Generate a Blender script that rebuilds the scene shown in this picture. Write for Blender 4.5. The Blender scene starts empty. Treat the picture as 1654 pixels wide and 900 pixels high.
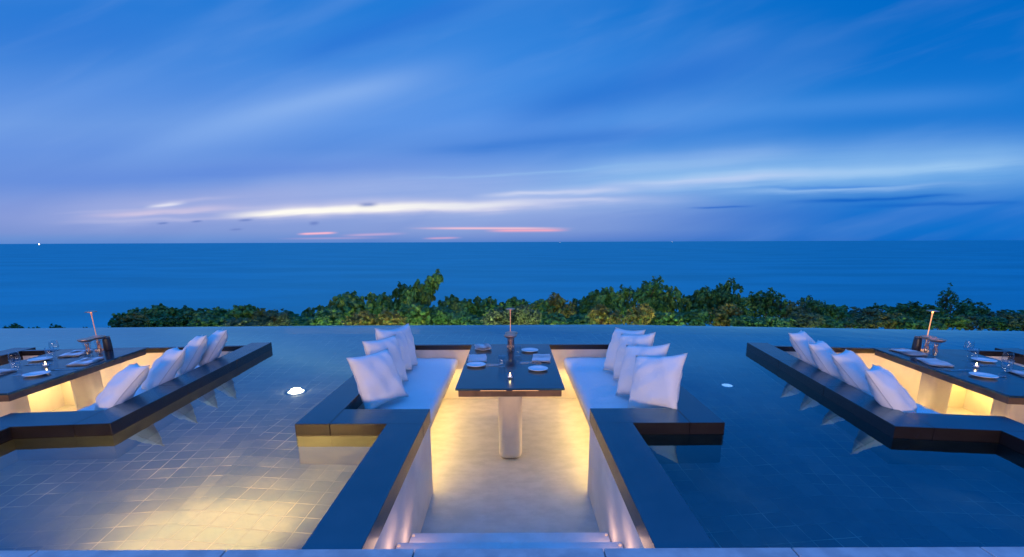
import bpy, bmesh, math, random
from mathutils import Vector, Matrix
from mathutils.geometry import delaunay_2d_cdt

scene = bpy.context.scene
COL = scene.collection
H = 1.2                      # eye height above the coping
R = math.radians
FPX, CX, CY, PITCH = 735.0, 827.0, 551.0, R(12.3)

# ------------------------------------------------------------------ camera
cam_d = bpy.data.cameras.new('camera')
cam = bpy.data.objects.new('camera', cam_d)
COL.objects.link(cam)
cam_d.sensor_width = 36
cam_d.lens = FPX / 1654 * 36
cam_d.shift_y = (CY - 450) / 1654
cam_d.clip_start = 0.05
cam_d.clip_end = 120000
cam.matrix_world = Matrix.Translation((0, 0, H)) @ Matrix.Rotation(math.pi / 2 - PITCH, 4, 'X') @ Matrix.Rotation(R(-0.21), 4, 'Z')
scene.camera = cam
scene.view_settings.view_transform = 'Standard'
scene.view_settings.look = 'None'
scene.view_settings.exposure = 0
scene.view_settings.gamma = 1


def srgb(r, g, b):
    f = lambda c: (c / 255 / 12.92) if c / 255 <= 0.04045 else ((c / 255 + 0.055) / 1.055) ** 2.4
    return (f(r), f(g), f(b), 1.0)


def ray(u, v):
    """direction of a photograph pixel (1654 x 900), used once to measure the place"""
    v = v - (3 - 6 * u / 1654)
    x = (u - CX) / FPX
    y = (CY - v) / FPX
    return Vector((x, math.cos(PITCH) + y * math.sin(PITCH), -math.sin(PITCH) + y * math.cos(PITCH)))


def on_plane(u, v, z):
    d = ray(u, v)
    t = (z - H) / d.z
    return Vector((0, 0, H)) + d * t


# ------------------------------------------------------------------ node helper
class S:
    """a scalar socket with arithmetic"""
    def __init__(self, nt, sock):
        self.nt, self.s = nt, sock

    def _m(self, op, *a):
        n = self.nt.nodes.new('ShaderNodeMath')
        n.operation = op
        for i, x in enumerate(a):
            if isinstance(x, S):
                self.nt.links.new(x.s, n.inputs[i])
            else:
                n.inputs[i].default_value = x
        return S(self.nt, n.outputs[0])

    def __add__(self, o): return self._m('ADD', self, o)
    __radd__ = __add__
    def __sub__(self, o): return self._m('SUBTRACT', self, o)
    def __rsub__(self, o): return self._m('SUBTRACT', o, self)
    def __mul__(self, o): return self._m('MULTIPLY', self, o)
    __rmul__ = __mul__
    def __truediv__(self, o): return self._m('DIVIDE', self, o)
    def mx(self, o): return self._m('MAXIMUM', self, o)
    def mn(self, o): return self._m('MINIMUM', self, o)
    def pw(self, o): return self._m('POWER', self, o)
    def exp(self): return self._m('EXPONENT', self)
    def sqrt(self): return self._m('SQRT', self)
    def step(self, lo, hi):
        n = self.nt.nodes.new('ShaderNodeMapRange')
        n.interpolation_type = 'SMOOTHSTEP'
        self.nt.links.new(self.s, n.inputs['Value'])
        n.inputs['From Min'].default_value = lo
        n.inputs['From Max'].default_value = hi
        return S(self.nt, n.outputs[0])


def ramp(nt, sock, pts, interp='LINEAR'):
    n = nt.nodes.new('ShaderNodeValToRGB')
    n.color_ramp.interpolation = interp
    cr = n.color_ramp
    while len(cr.elements) < len(pts):
        cr.elements.new(0.5)
    for el, (p, c) in zip(cr.elements, pts):
        el.position = p
        el.color = c if len(c) == 4 else (*c, 1)
    nt.links.new(sock.s if isinstance(sock, S) else sock, n.inputs[0])
    return n.outputs[0]


def mixc(nt, f, a, b, mode='MIX'):
    n = nt.nodes.new('ShaderNodeMix')
    n.data_type = 'RGBA'
    n.blend_type = mode
    n.clamp_factor = True
    for sock, x in ((n.inputs[0], f), (n.inputs[6], a), (n.inputs[7], b)):
        if isinstance(x, S):
            nt.links.new(x.s, sock)
        elif isinstance(x, bpy.types.NodeSocket):
            nt.links.new(x, sock)
        else:
            sock.default_value = x
    return n.outputs[2]


def noise(nt, vec, scale, detail=4, rough=0.5, dist=0.0):
    n = nt.nodes.new('ShaderNodeTexNoise')
    n.inputs['Scale'].default_value = scale
    n.inputs['Detail'].default_value = detail
    n.inputs['Roughness'].default_value = rough
    n.inputs['Distortion'].default_value = dist
    if vec is not None:
        nt.links.new(vec, n.inputs['Vector'])
    return S(nt, n.outputs[0])


def comb(nt, x, y, z=0.0):
    n = nt.nodes.new('ShaderNodeCombineXYZ')
    for i, v in enumerate((x, y, z)):
        if isinstance(v, S):
            nt.links.new(v.s, n.inputs[i])
        else:
            n.inputs[i].default_value = v
    return n.outputs[0]


# ------------------------------------------------------------------ sky (dusk, with long streaks of cloud)
world = bpy.data.worlds.new('World')
scene.world = world
world.use_nodes = True
wt = world.node_tree
for n in list(wt.nodes):
    wt.nodes.remove(n)
out = wt.nodes.new('ShaderNodeOutputWorld')
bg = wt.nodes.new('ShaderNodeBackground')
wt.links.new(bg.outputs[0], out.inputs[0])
tc = wt.nodes.new('ShaderNodeTexCoord')
sp = wt.nodes.new('ShaderNodeSeparateXYZ')
wt.links.new(tc.outputs['Generated'], sp.inputs[0])
X, Y, Z = (S(wt, sp.outputs[i]) for i in range(3))
yy = (Y * Y + 0.01).sqrt()
A = X / yy
E = Z.mx(0.0) / yy
En = E.mn(1.0)


def ev(v):
    d = ray(827, v)
    return d.z / d.y


LEFT = [(391, (96, 140, 211)), (382, (108, 146, 212)), (372, (124, 149, 212)), (350, (136, 156, 217)), (330, (130, 154, 219)), (290, (108, 147, 221)),
        (240, (106, 150, 226)), (200, (110, 156, 228)), (150, (92, 146, 226)), (100, (72, 136, 221)), (13, (41, 122, 214))]
MID = [(391, (92, 132, 205)), (382, (118, 145, 210)), (372, (136, 158, 215)), (350, (134, 158, 218)), (330, (140, 168, 224)), (290, (112, 156, 227)),
       (240, (76, 136, 221)), (200, (84, 146, 230)), (150, (72, 142, 228)), (100, (58, 136, 225)), (13, (32, 124, 216))]
RIGHT = [(391, (10, 106, 199)), (382, (12, 110, 203)), (372, (13, 112, 204)), (350, (16, 112, 206)), (330, (28, 118, 209)), (290, (62, 142, 219)),
         (240, (40, 130, 216)), (200, (28, 122, 213)), (150, (22, 120, 211)), (100, (12, 112, 205)), (13, (0, 106, 199))]


def cr(pts):
    p = [(max(0.0, ev(v)), srgb(*c)) for v, c in pts]
    top = pts[-1][1]
    p.append((1.0, srgb(top[0] * 0.9, top[1] * 0.9, top[2] * 0.93)))
    return p


cL, cM, cR = (ramp(wt, En, cr(p)) for p in (LEFT, MID, RIGHT))
col = mixc(wt, A.step(-1.05, 0.15), cL, cM)
col = mixc(wt, A.step(-0.12, 0.80), col, cR)

# broad soft wisps, all drifting up to the right
ca, sa = math.cos(R(17)), math.sin(R(17))
P = A * ca + E * sa
Q = E * ca - A * sa
wis = noise(wt, comb(wt, P * 0.9, Q * 4.2, 0.7), 1.6, 4, 0.5, 0.5)
wis2 = noise(wt, comb(wt, P * 0.8, Q * 5.5, 3.1), 3.0, 4, 0.5, 0.4)
front = Y.step(-0.1, 0.1)
col = mixc(wt, wis.step(0.42, 0.85) * 0.24 * front, col, srgb(140, 178, 238))
col = mixc(wt, wis2.step(0.50, 0.85) * 0.12 * front, col, srgb(150, 182, 236))
col = mixc(wt, (1.0 - wis.step(0.15, 0.55)) * 0.15 * front, col, srgb(16, 104, 204))

n_fine = noise(wt, comb(wt, A * 3.4, (E - A * 0.05) * 64.0, 1.3), 1.0, 6, 0.66, 0.4)
n_wob = noise(wt, comb(wt, A * 2.2, E * 3.0, 5.0), 1.6, 3, 0.5)
Ew = E + (n_wob - 0.5) * 0.030
Ef = Ew + (n_fine - 0.5) * 0.012


def streak(u0, v0, u1, v1, w, colr, amp, fade=0.3, rag=1.0, bend=0.0):
    global col
    d0, d1 = ray(u0, v0), ray(u1, v1)
    a0, e0, a1, e1 = d0.x / d0.y, d0.z / d0.y, d1.x / d1.y, d1.z / d1.y
    wE = w * 0.00135
    T = (A - a0) * (1.0 / (a1 - a0))
    base = Ef if rag > 0.4 else E
    line = T * (e1 - e0) + e0
    if bend:
        line = line + T * (1.0 - T) * bend
    d = (base - line) * (1.0 / wE)
    g = (d * d * -1.0).exp()
    win = T.step(-0.02, fade) * (1.0 - T.step(1.0 - fade, 1.02))
    m = g * win * amp * front
    if rag > 0:
        m = m * (n_fine * 1.2 + 0.42).mn(1.15)
    col = mixc(wt, m.mn(1.0), col, srgb(*colr))


# far soft bands
streak(-60, 300, 900, 250, 14, (112, 150, 226), 0.35, 0.3)
streak(150, 260, 820, 95, 26, (140, 180, 240), 0.50, 0.35, 0)
streak(330, 205, 700, 120, 12, (150, 188, 242), 0.35, 0.4, 0)
streak(430, 110, 830, -15, 16, (30, 112, 212), 0.55, 0.3, 0)
streak(-100, 60, 330, 60, 30, (38, 118, 214), 0.35, 0.4, 0)
streak(760, 205, 1300, 78, 28, (12, 108, 208), 0.60, 0.35, 0)
streak(830, 205, 1700, 150, 16, (86, 152, 230), 0.45, 0.3, 0)
streak(640, 250, 1130, 208, 10, (58, 124, 214), 0.65, 0.35)
streak(900, 262, 1330, 205, 9, (70, 140, 224), 0.4, 0.35)
streak(150, 285, 780, 268, 10, (98, 142, 222), 0.45, 0.35)
# light fan of strands crossing above the horizon
streak(620, 292, 1800, 214, 22, (104, 158, 230), 0.50, 0.35)
streak(-60, 366, 760, 292, 20, (150, 166, 222), 0.45, 0.35)
streak(-120, 306, 640, 268, 16, (92, 136, 220), 0.40, 0.35)
_r = random.Random(12)
for _k in range(13):
    _t = _r.random()
    _u0 = _r.uniform(560, 1250)
    _u1 = _u0 + _r.uniform(260, 620)
    _v = lambda u: (330 - (u - 560) * 0.030) * (1 - _t) + (292 - (u - 560) * 0.062) * _t
    streak(_u0, _v(_u0), _u1, _v(_u1), _r.uniform(1.8, 4.5), (170 - 20 * _t, 202, 244), _r.uniform(0.30, 0.55), 0.45)
for _k in range(7):
    _t = _r.random()
    _u0 = _r.uniform(60, 480)
    _u1 = _u0 + _r.uniform(160, 360)
    _v = lambda u: (362 - (u - 60) * 0.030) * (1 - _t) + (338 - (u - 60) * 0.060) * _t
    streak(_u0, _v(_u0), _u1, _v(_u1), _r.uniform(1.6, 4.0), (206, 202, 232), _r.uniform(0.25, 0.5), 0.45)
streak(20, 350, 660, 318, 24, (164, 176, 226), 0.62, 0.35)
streak(520, 345, 1200, 318, 26, (158, 180, 230), 0.50, 0.35)
streak(380, 318, 1060, 284, 22, (158, 180, 232), 0.62, 0.35)
streak(740, 304, 1760, 254, 26, (118, 172, 232), 0.70, 0.30, 1, 0.012)
streak(860, 292, 1330, 246, 10, (164, 196, 240), 0.66, 0.4)
streak(900, 296, 1800, 262, 30, (120, 176, 234), 0.55, 0.25, 1, 0.012)
streak(940, 300, 1740, 262, 10, (162, 204, 243), 0.85, 0.3, 1, 0.012)
streak(1100, 285, 1500, 275, 7, (170, 206, 244), 0.6, 0.4)
streak(960, 302, 1330, 280, 3.2, (205, 225, 250), 0.72, 0.4)
streak(760, 315, 1040, 306, 3.6, (226, 228, 246), 0.85, 0.35)
streak(110, 352, 420, 334, 4.5, (212, 200, 228), 0.75, 0.4)
streak(235, 336, 310, 327, 3, (240, 238, 248), 0.7, 0.45)
streak(330, 350, 960, 325, 9.0, (222, 216, 236), 0.85, 0.3)
streak(350, 350, 900, 326, 4.6, (255, 252, 244), 1.15, 0.25, 0.5)
streak(800, 326, 1030, 322, 2.5, (206, 212, 240), 0.75, 0.4)
streak(700, 326, 1400, 274, 9, (170, 192, 238), 0.60, 0.35)
streak(560, 338, 1180, 318, 7, (190, 200, 238), 0.50, 0.4)
streak(1150, 268, 1800, 246, 12, (128, 180, 236), 0.50, 0.35)
streak(1180, 296, 1800, 276, 9, (110, 170, 232), 0.50, 0.35)
streak(860, 272, 1320, 240, 8, (128, 172, 234), 0.5, 0.4)
# blue gaps
streak(1100, 337, 1230, 331, 1.8, (44, 108, 204), 0.8, 0.4)
streak(1240, 326, 1580, 316, 3.2, (14, 100, 200), 0.8, 0.35)
streak(1330, 333, 1700, 330, 3.5, (14, 100, 200), 0.6, 0.35)
streak(1190, 306, 1480, 296, 2.2, (70, 138, 222), 0.7, 0.4)
# pink afterglow just over the sea
streak(480, 378.5, 550, 376, 1.5, (250, 186, 208), 1.1, 0.3, 0)
streak(545, 381, 665, 377, 2.0, (196, 172, 216), 0.8, 0.4, 0)
streak(655, 369, 930, 369, 1.6, (244, 196, 214), 0.95, 0.35, 0)
streak(780, 373, 925, 372, 2.0, (240, 172, 196), 0.95, 0.3, 0)
streak(680, 385.5, 750, 384, 1.4, (214, 170, 206), 0.8, 0.4, 0)
streak(440, 386, 640, 384, 1.4, (176, 162, 212), 0.6, 0.4, 0)
# small dark puffs
for (u, v, l, w) in ((596, 331, 22, 3.2), (510, 361, 11, 2.6), (400, 356, 16, 1.8), (322, 358, 12, 1.5), (268, 361, 12, 1.5), (385, 371, 14, 1.5)):
    streak(u - l, v + 1, u + l, v - 1, w, (104, 128, 196), 0.8, 0.45, 0.2)

wt.links.new(col, bg.inputs[0])
# unseen overhead sky is boosted to light the scene; low sky behind is dimmed
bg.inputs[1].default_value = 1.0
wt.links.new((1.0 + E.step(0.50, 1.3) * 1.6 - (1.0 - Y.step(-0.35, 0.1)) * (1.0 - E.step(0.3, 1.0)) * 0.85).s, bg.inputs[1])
world.cycles.sampling_method = 'MANUAL'
world.cycles.sample_map_resolution = 512


# ------------------------------------------------------------------ lamps of the restaurant behind the terrace
def lamp(name, kind, loc, color, energy, size=None, target=None, **kw):
    d = bpy.data.lights.new(name, kind)
    d.color = color
    d.energy = energy
    if kind == 'AREA':
        d.shape = 'RECTANGLE'
        d.size, d.size_y = size
    elif size is not None:
        d.shadow_soft_size = size
    for k, v in kw.items():
        setattr(d, k, v)
    o = bpy.data.objects.new(name, d)
    COL.objects.link(o)
    o.location = loc
    if target is not None:
        o.rotation_euler = (Vector(target) - Vector(loc)).to_track_quat('-Z', 'Y').to_euler()
    return o


lamp('restaurant_light', 'AREA', (-1.0, -9.0, 1.7), (1.0, 0.66, 0.46), 1180, (15, 1.2), (0.5, 5, 0))


# ------------------------------------------------------------------ materials
def new_mat(name):
    m = bpy.data.materials.new(name)
    m.use_nodes = True
    nt = m.node_tree
    b = nt.nodes['Principled BSDF']
    return m, nt, b


def pos(nt, obj=True, scale=None):
    t = nt.nodes.new('ShaderNodeTexCoord')
    s = t.outputs['Object']
    if scale:
        mp = nt.nodes.new('ShaderNodeMapping')
        mp.inputs['Scale'].default_value = scale
        nt.links.new(s, mp.inputs[0])
        s = mp.outputs[0]
    return s


def bump(nt, b, h, strength, dist):
    n = nt.nodes.new('ShaderNodeBump')
    n.inputs['Strength'].default_value = strength
    n.inputs['Distance'].default_value = dist
    nt.links.new(h.s if isinstance(h, S) else h, n.inputs['Height'])
    nt.links.new(n.outputs[0], b.inputs['Normal'])
    return n


def simple(name, c1, c2, scale, rough, bs=0.0, bd=0.002, detail=6, metallic=0.0, stretch=None, spec=0.5, r2=None, lo=0.35, hi=0.65):
    m, nt, b = new_mat(name)
    p = pos(nt, scale=stretch)
    n = noise(nt, p, scale, detail, 0.6)
    nt.links.new(mixc(nt, n.step(lo, hi), (*c1, 1), (*c2, 1)), b.inputs['Base Color'])
    b.inputs['Roughness'].default_value = rough
    if r2 is not None:
        k = noise(nt, p, scale * 0.7, 5, 0.6)
        rr = k.step(0.3, 0.7) * (r2 - rough) + rough
        nt.links.new(rr.s, b.inputs['Roughness'])
    b.inputs['Metallic'].default_value = metallic
    b.inputs['Specular IOR Level'].default_value = spec
    if bs:
        bump(nt, b, noise(nt, p, scale * 6, 6, 0.6), bs, bd)
    return m


M = {}
M['coping'] = simple('dark_granite', (0.009, 0.018, 0.029), (0.015, 0.027, 0.04), 9, 0.20, 0.12, 0.0004, r2=0.27, lo=0.25, hi=0.8, spec=0.85)
# polished slab tops have sky blue tinted into their reflection; sawn edges are brown
nt = M['coping'].node_tree
b = nt.nodes['Principled BSDF']
ge = nt.nodes.new('ShaderNodeNewGeometry')
sg = nt.nodes.new('ShaderNodeSeparateXYZ')
nt.links.new(ge.outputs['True Normal'], sg.inputs[0])
upf = S(nt, sg.outputs[2]).step(0.6, 0.9)
nt.links.new(mixc(nt, upf, (0.75, 0.7, 0.7, 1), (0.35, 0.85, 1.0, 1)), b.inputs['Specular Tint'])
nt.links.new((upf * 0.50 + 1.42).s, b.inputs['IOR'])
bc = b.inputs['Base Color'].links[0].from_socket
nt.links.new(mixc(nt, upf, (0.018, 0.014, 0.014, 1), bc), b.inputs['Base Color'])
M['poolwall'] = simple('pool_stone', (0.016, 0.018, 0.020), (0.028, 0.030, 0.030), 6, 0.6, 0.3, 0.001)
M['plaster'] = simple('plaster', (0.60, 0.53, 0.46), (0.70, 0.62, 0.53), 3.2, 0.65, 0.25, 0.001)
M['concrete'] = simple('polished_concrete', (0.42, 0.385, 0.33), (0.52, 0.475, 0.41), 7.0, 0.42, 0.3, 0.001, detail=12, r2=0.55, stretch=(1, 1.5, 1), lo=0.3, hi=0.7)
M['step'] = simple('step_stone', (0.56, 0.52, 0.50), (0.66, 0.62, 0.60), 4, 0.55, 0.2, 0.001)
M['deck'] = simple('deck_stone', (0.36, 0.35, 0.35), (0.50, 0.49, 0.48), 7, 0.5, 0.3, 0.001, detail=9)
M['table'] = simple('table_granite', (0.006, 0.012, 0.020), (0.012, 0.022, 0.034), 12, 0.13, 0.1, 0.0004, r2=0.24)
M['table'].node_tree.nodes['Principled BSDF'].inputs['Specular Tint'].default_value = (0.35, 0.85, 1.0, 1)
M['table'].node_tree.nodes['Principled BSDF'].inputs['IOR'].default_value = 2.2
M['bronze'] = simple('bronze_fascia', (0.12, 0.075, 0.05), (0.20, 0.12, 0.075), 6, 0.38, 0.1, 0.0005, metallic=0.5)
M['copper'] = simple('copper', (0.70, 0.32, 0.20), (0.82, 0.44, 0.30), 20, 0.42, metallic=1.0)
M['darkpot'] = simple('dark_ceramic', (0.03, 0.03, 0.035), (0.06, 0.05, 0.05), 20, 0.3, 0.4, 0.002, stretch=(6, 6, 0.4))
M['china'] = simple('white_china', (0.74, 0.73, 0.72), (0.80, 0.79, 0.78), 10, 0.18)
M['silver'] = simple('cutlery_steel', (0.55, 0.55, 0.57), (0.68, 0.68, 0.70), 20, 0.2, metallic=1.0)
M['bark'] = simple('bark', (0.05, 0.038, 0.028), (0.11, 0.085, 0.06), 8, 0.85, 0.6, 0.01)
M['soil'] = simple('soil', (0.035, 0.045, 0.02), (0.08, 0.07, 0.04), 1.2, 0.95, 0.6, 0.05)
M['weir'] = simple('weir_stone', (0.06, 0.065, 0.07), (0.11, 0.115, 0.12), 5, 0.4)


def fabric(name, c, weave=260):
    m, nt, b = new_mat(name)
    p = pos(nt)
    n = noise(nt, p, 5, 4, 0.5)
    nt.links.new(mixc(nt, n, (c[0] * 0.93, c[1] * 0.93, c[2] * 0.93, 1), (*c, 1)), b.inputs['Base Color'])
    b.inputs['Roughness'].default_value = 0.9
    b.inputs['Specular IOR Level'].default_value = 0.15
    b.inputs['Sheen Weight'].default_value = 0.15
    w = nt.nodes.new('ShaderNodeTexWave')
    w.inputs['Scale'].default_value = weave
    w.inputs['Distortion'].default_value = 1.5
    nt.links.new(p, w.inputs['Vector'])
    fold = noise(nt, p, 7, 4, 0.55, 0.8)
    fine = noise(nt, p, 22, 5, 0.6, 1.6)
    bump(nt, b, fold * 1.0 + fine * 0.35 + S(nt, w.outputs[1]) * 0.02, 0.42, 0.014)
    return m


M['pillow'] = fabric('pillow_linen', (0.80, 0.78, 0.76))
M['piping'] = fabric('piping_linen', (0.62, 0.60, 0.58))
M['cushion'] = fabric('seat_linen', (0.76, 0.76, 0.76))
M['napkin'] = fabric('napkin_cotton', (0.88, 0.87, 0.86), 400)

m, nt, b = new_mat('clear_glass')
tr_ = nt.nodes.new('ShaderNodeBsdfTransparent')
tr_.inputs[0].default_value = (0.95, 0.97, 0.98, 1)
gl_ = nt.nodes.new('ShaderNodeBsdfGlossy')
gl_.inputs['Roughness'].default_value = 0.03
lw = nt.nodes.new('ShaderNodeLayerWeight')
lw.inputs['Blend'].default_value = 0.5
fr_ = S(nt, lw.outputs['Facing']).pw(3.5) * 0.55 + 0.035
mx_ = nt.nodes.new('ShaderNodeMixShader')
nt.links.new(fr_.s, mx_.inputs[0])
nt.links.new(tr_.outputs[0], mx_.inputs[1])
nt.links.new(gl_.outputs[0], mx_.inputs[2])
nt.links.new(mx_.outputs[0], [n for n in nt.nodes if n.type == 'OUTPUT_MATERIAL'][0].inputs[0])
M['glass'] = m


def emit(name, c, s):
    m, nt, b = new_mat(name)
    b.inputs['Base Color'].default_value = (*c, 1)
    b.inputs['Emission Color'].default_value = (*c, 1)
    b.inputs['Emission Strength'].default_value = s
    return m


M['led'] = emit('warm_led', (1.0, 0.74, 0.27), 31.0)
M['led_orange'] = emit('amber_led', (1.0, 0.70, 0.16), 42.0)
M['led_table'] = emit('table_led', (1.0, 0.50, 0.22), 3.0)
M['led_rear'] = emit('rear_led', (1.0, 0.56, 0.11), 120.0)
M['uplight'] = emit('step_uplight', (1.0, 0.58, 0.34), 0.35)
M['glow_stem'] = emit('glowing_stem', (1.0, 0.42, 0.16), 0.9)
M['emissive_stem'] = emit('emissive_copper_stem', (0.9, 0.40, 0.22), 0.22)  # faint emission stands in for lamplight caught on the copper
M['flame'] = emit('candle_flame', (1.0, 0.55, 0.2), 26.0)
M['bulb'] = emit('lamp_bulb', (1.0, 0.55, 0.22), 9.0)
M['bulb_hot'] = emit('lamp_bulb_bright', (1.0, 0.50, 0.15), 60.0)
M['poollens'] = emit('pool_lens_warm', (1.0, 0.84, 0.52), 1.7)
M['poollens_dim'] = emit('pool_lens_cool', (0.5, 0.8, 1.0), 0.7)
M['shiplight'] = emit('ship_lamp', (1.0, 0.85, 0.6), 12.0)
M['hull'] = simple('ship_hull', (0.10, 0.12, 0.14), (0.16, 0.18, 0.2), 0.2, 0.6)

# pool water: one refracting surface
m, nt, b = new_mat('pool_water')
for n in list(nt.nodes):
    if n.type != 'OUTPUT_MATERIAL':
        nt.nodes.remove(n)
o_ = [n for n in nt.nodes if n.type == 'OUTPUT_MATERIAL'][0]
g = nt.nodes.new('ShaderNodeBsdfGlass')
g.inputs['IOR'].default_value = 1.36
g.inputs['Roughness'].default_value = 0.0
g.inputs['Color'].default_value = (0.80, 0.97, 1.0, 1)
bn = nt.nodes.new('ShaderNodeBump')
bn.inputs['Strength'].default_value = 0.30
bn.inputs['Distance'].default_value = 0.004
h1 = noise(nt, pos(nt), 3.4, 3, 0.5)
nt.links.new(h1.s, bn.inputs['Height'])
nt.links.new(bn.outputs[0], g.inputs['Normal'])
gs = nt.nodes.new('ShaderNodeBsdfGlossy')
gs.inputs['Color'].default_value = (0.22, 0.85, 1.0, 1)
gs.inputs['Roughness'].default_value = 0.0
nt.links.new(bn.outputs[0], gs.inputs['Normal'])
lw = nt.nodes.new('ShaderNodeLayerWeight')
lw.inputs['Blend'].default_value = 0.5
ms = nt.nodes.new('ShaderNodeMixShader')
nt.links.new((S(nt, lw.outputs['Facing']).pw(2.5) * 0.42 + 0.02).s, ms.inputs[0])
nt.links.new(g.outputs[0], ms.inputs[1])
nt.links.new(gs.outputs[0], ms.inputs[2])
nt.links.new(ms.outputs[0], o_.inputs['Surface'])
M['water'] = m

# pool floor tiles
m, nt, b = new_mat('pool_tiles')
p = pos(nt)
br = nt.nodes.new('ShaderNodeTexBrick')
br.inputs['Scale'].default_value = 1.0
br.offset = 0.0
br.inputs['Brick Width'].default_value = 0.124
br.inputs['Row Height'].default_value = 0.122
br.inputs['Mortar Size'].default_value = 0.0030
br.inputs['Mortar Smooth'].default_value = 0.3
br.inputs['Bias'].default_value = 0.0
br.inputs['Color1'].default_value = (0.085, 0.095, 0.10, 1)
br.inputs['Color2'].default_value = (0.14, 0.15, 0.15, 1)
jn = noise(nt, p, 2.6, 3, 0.6)
nt.links.new(mixc(nt, jn.step(0.40, 0.64), (0.145, 0.15, 0.15, 1), (0.46, 0.43, 0.36, 1)), br.inputs['Mortar'])  # pale joint patches paint in the underwater lamp's glints along the grout
rot = nt.nodes.new('ShaderNodeMapping')
rot.inputs['Rotation'].default_value = (0, 0, math.pi / 2)
nt.links.new(p, rot.inputs[0])
nt.links.new(rot.outputs[0], br.inputs['Vector'])
st = noise(nt, p, 4.0, 10, 0.72)
c = mixc(nt, st.step(0.35, 0.7) * 0.7, br.outputs['Color'], (0.06, 0.08, 0.10, 1))
nt.links.new(c, b.inputs['Base Color'])
b.inputs['Roughness'].default_value = 0.34
fac = S(nt, br.outputs['Fac'])
tilt = noise(nt, p, 1.7, 3, 0.5)
bump(nt, b, (1.0 - fac) * 0.5 + tilt * 1.6 + noise(nt, p, 30, 6, 0.7) * 0.5, 0.9, 0.005)
M['tiles'] = m

# the sea
m, nt, b = new_mat('sea_water')
p = pos(nt)
mpn = nt.nodes.new('ShaderNodeMapping')
mpn.inputs['Scale'].default_value = (0.006, 0.018, 1)
nt.links.new(p, mpn.inputs[0])
n1 = noise(nt, mpn.outputs[0], 1.0, 8, 0.6)
sc_ = mixc(nt, n1.step(0.35, 0.65), (0.006, 0.175, 0.235, 1), (0.024, 0.265, 0.335, 1))
nt.links.new(sc_, b.inputs['Base Color'])
b.inputs['Roughness'].default_value = 0.6
b.inputs['Specular IOR Level'].default_value = 0.0
mp2 = nt.nodes.new('ShaderNodeMapping')
mp2.inputs['Scale'].default_value = (0.05, 0.16, 1)
nt.links.new(p, mp2.inputs[0])
bn = bump(nt, b, noise(nt, mp2.outputs[0], 1.0, 7, 0.65), 0.9, 1.6)
gl = nt.nodes.new('ShaderNodeBsdfGlossy')
gl.inputs['Color'].default_value = (0.30, 1.0, 0.96, 1)
gl.inputs['Roughness'].default_value = 0.30
nt.links.new(bn.outputs[0], gl.inputs['Normal'])
ms = nt.nodes.new('ShaderNodeMixShader')
ms.inputs[0].default_value = 0.30
nt.links.new(b.outputs[0], ms.inputs[1])
nt.links.new(gl.outputs[0], ms.inputs[2])
nt.links.new(ms.outputs[0], [n for n in nt.nodes if n.type == 'OUTPUT_MATERIAL'][0].inputs[0])
M['sea'] = m


def leafmat(name, cols, warm):
    m, nt, b = new_mat(name)
    ge = nt.nodes.new('ShaderNodeNewGeometry')
    rnd = S(nt, ge.outputs['Random Per Island'])
    k = len(cols)
    c = ramp(nt, rnd, [((i + 0.5) / k, cc) for i, cc in enumerate(cols)], 'CONSTANT')
    t = nt.nodes.new('ShaderNodeTexCoord')
    nn = noise(nt, t.outputs['Object'], 3.4, 2, 0.5)
    c = mixc(nt, nn.step(0.52, 0.66) * 0.75, c, warm)
    dk = noise(nt, t.outputs['Object'], 2.1, 2, 0.5)
    c = mixc(nt, (1.0 - dk.step(0.36, 0.52)) * 0.5, c, (0.03, 0.08, 0.035, 1))
    nt.links.new(c, b.inputs['Base Color'])
    b.inputs['Roughness'].default_value = 0.5
    b.inputs['Specular IOR Level'].default_value = 0.3
    tr = nt.nodes.new('ShaderNodeBsdfTranslucent')
    nt.links.new(c, tr.inputs[0])
    ms = nt.nodes.new('ShaderNodeMixShader')
    ms.inputs[0].default_value = 0.25
    nt.links.new(b.outputs[0], ms.inputs[1])
    nt.links.new(tr.outputs[0], ms.inputs[2])
    nt.links.new(ms.outputs[0], [n for n in nt.nodes if n.type == 'OUTPUT_MATERIAL'][0].inputs[0])
    return m


G = [(0.05, 0.17, 0.04), (0.08, 0.24, 0.05), (0.12, 0.29, 0.05), (0.06, 0.20, 0.06), (0.17, 0.33, 0.06), (0.04, 0.14, 0.04)]
M['leaf_a'] = leafmat('seagrape_leaves', G, (0.22, 0.30, 0.05, 1))
M['leaf_b'] = leafmat('dark_leaves', [(0.03, 0.13, 0.04), (0.045, 0.17, 0.05), (0.06, 0.21, 0.055), (0.09, 0.24, 0.05)], (0.10, 0.22, 0.05, 1))
M['leaf_c'] = leafmat('turning_leaves', [(0.16, 0.17, 0.03), (0.20, 0.20, 0.035), (0.10, 0.18, 0.04), (0.24, 0.20, 0.04), (0.08, 0.16, 0.04)], (0.28, 0.24, 0.05, 1))
M['leaf_d'] = leafmat('grey_green_leaves', [(0.10, 0.15, 0.065), (0.13, 0.18, 0.08), (0.07, 0.12, 0.05), (0.09, 0.16, 0.04)], (0.17, 0.27, 0.09, 1))


# ------------------------------------------------------------------ object helpers
def link(name, me, mat=None, parent=None):
    o = bpy.data.objects.new(name, me)
    COL.objects.link(o)
    if mat is not None and me is not None:
        me.materials.append(mat)
    if parent is not None:
        o.parent = parent
    return o


def obj(name, bm, mat, parent=None, smooth=False):
    me = bpy.data.meshes.new(name)
    bmesh.ops.recalc_face_normals(bm, faces=bm.faces[:])
    if smooth:
        for f in bm.faces:
            f.smooth = True
    bm.to_mesh(me)
    bm.free()
    return link(name, me, mat, parent)


def tag(o, label=None, cat=None, group=None, kind=None):
    if label: o['label'] = label
    if cat: o['category'] = cat
    if group: o['group'] = group
    if kind: o['kind'] = kind
    return o


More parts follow.
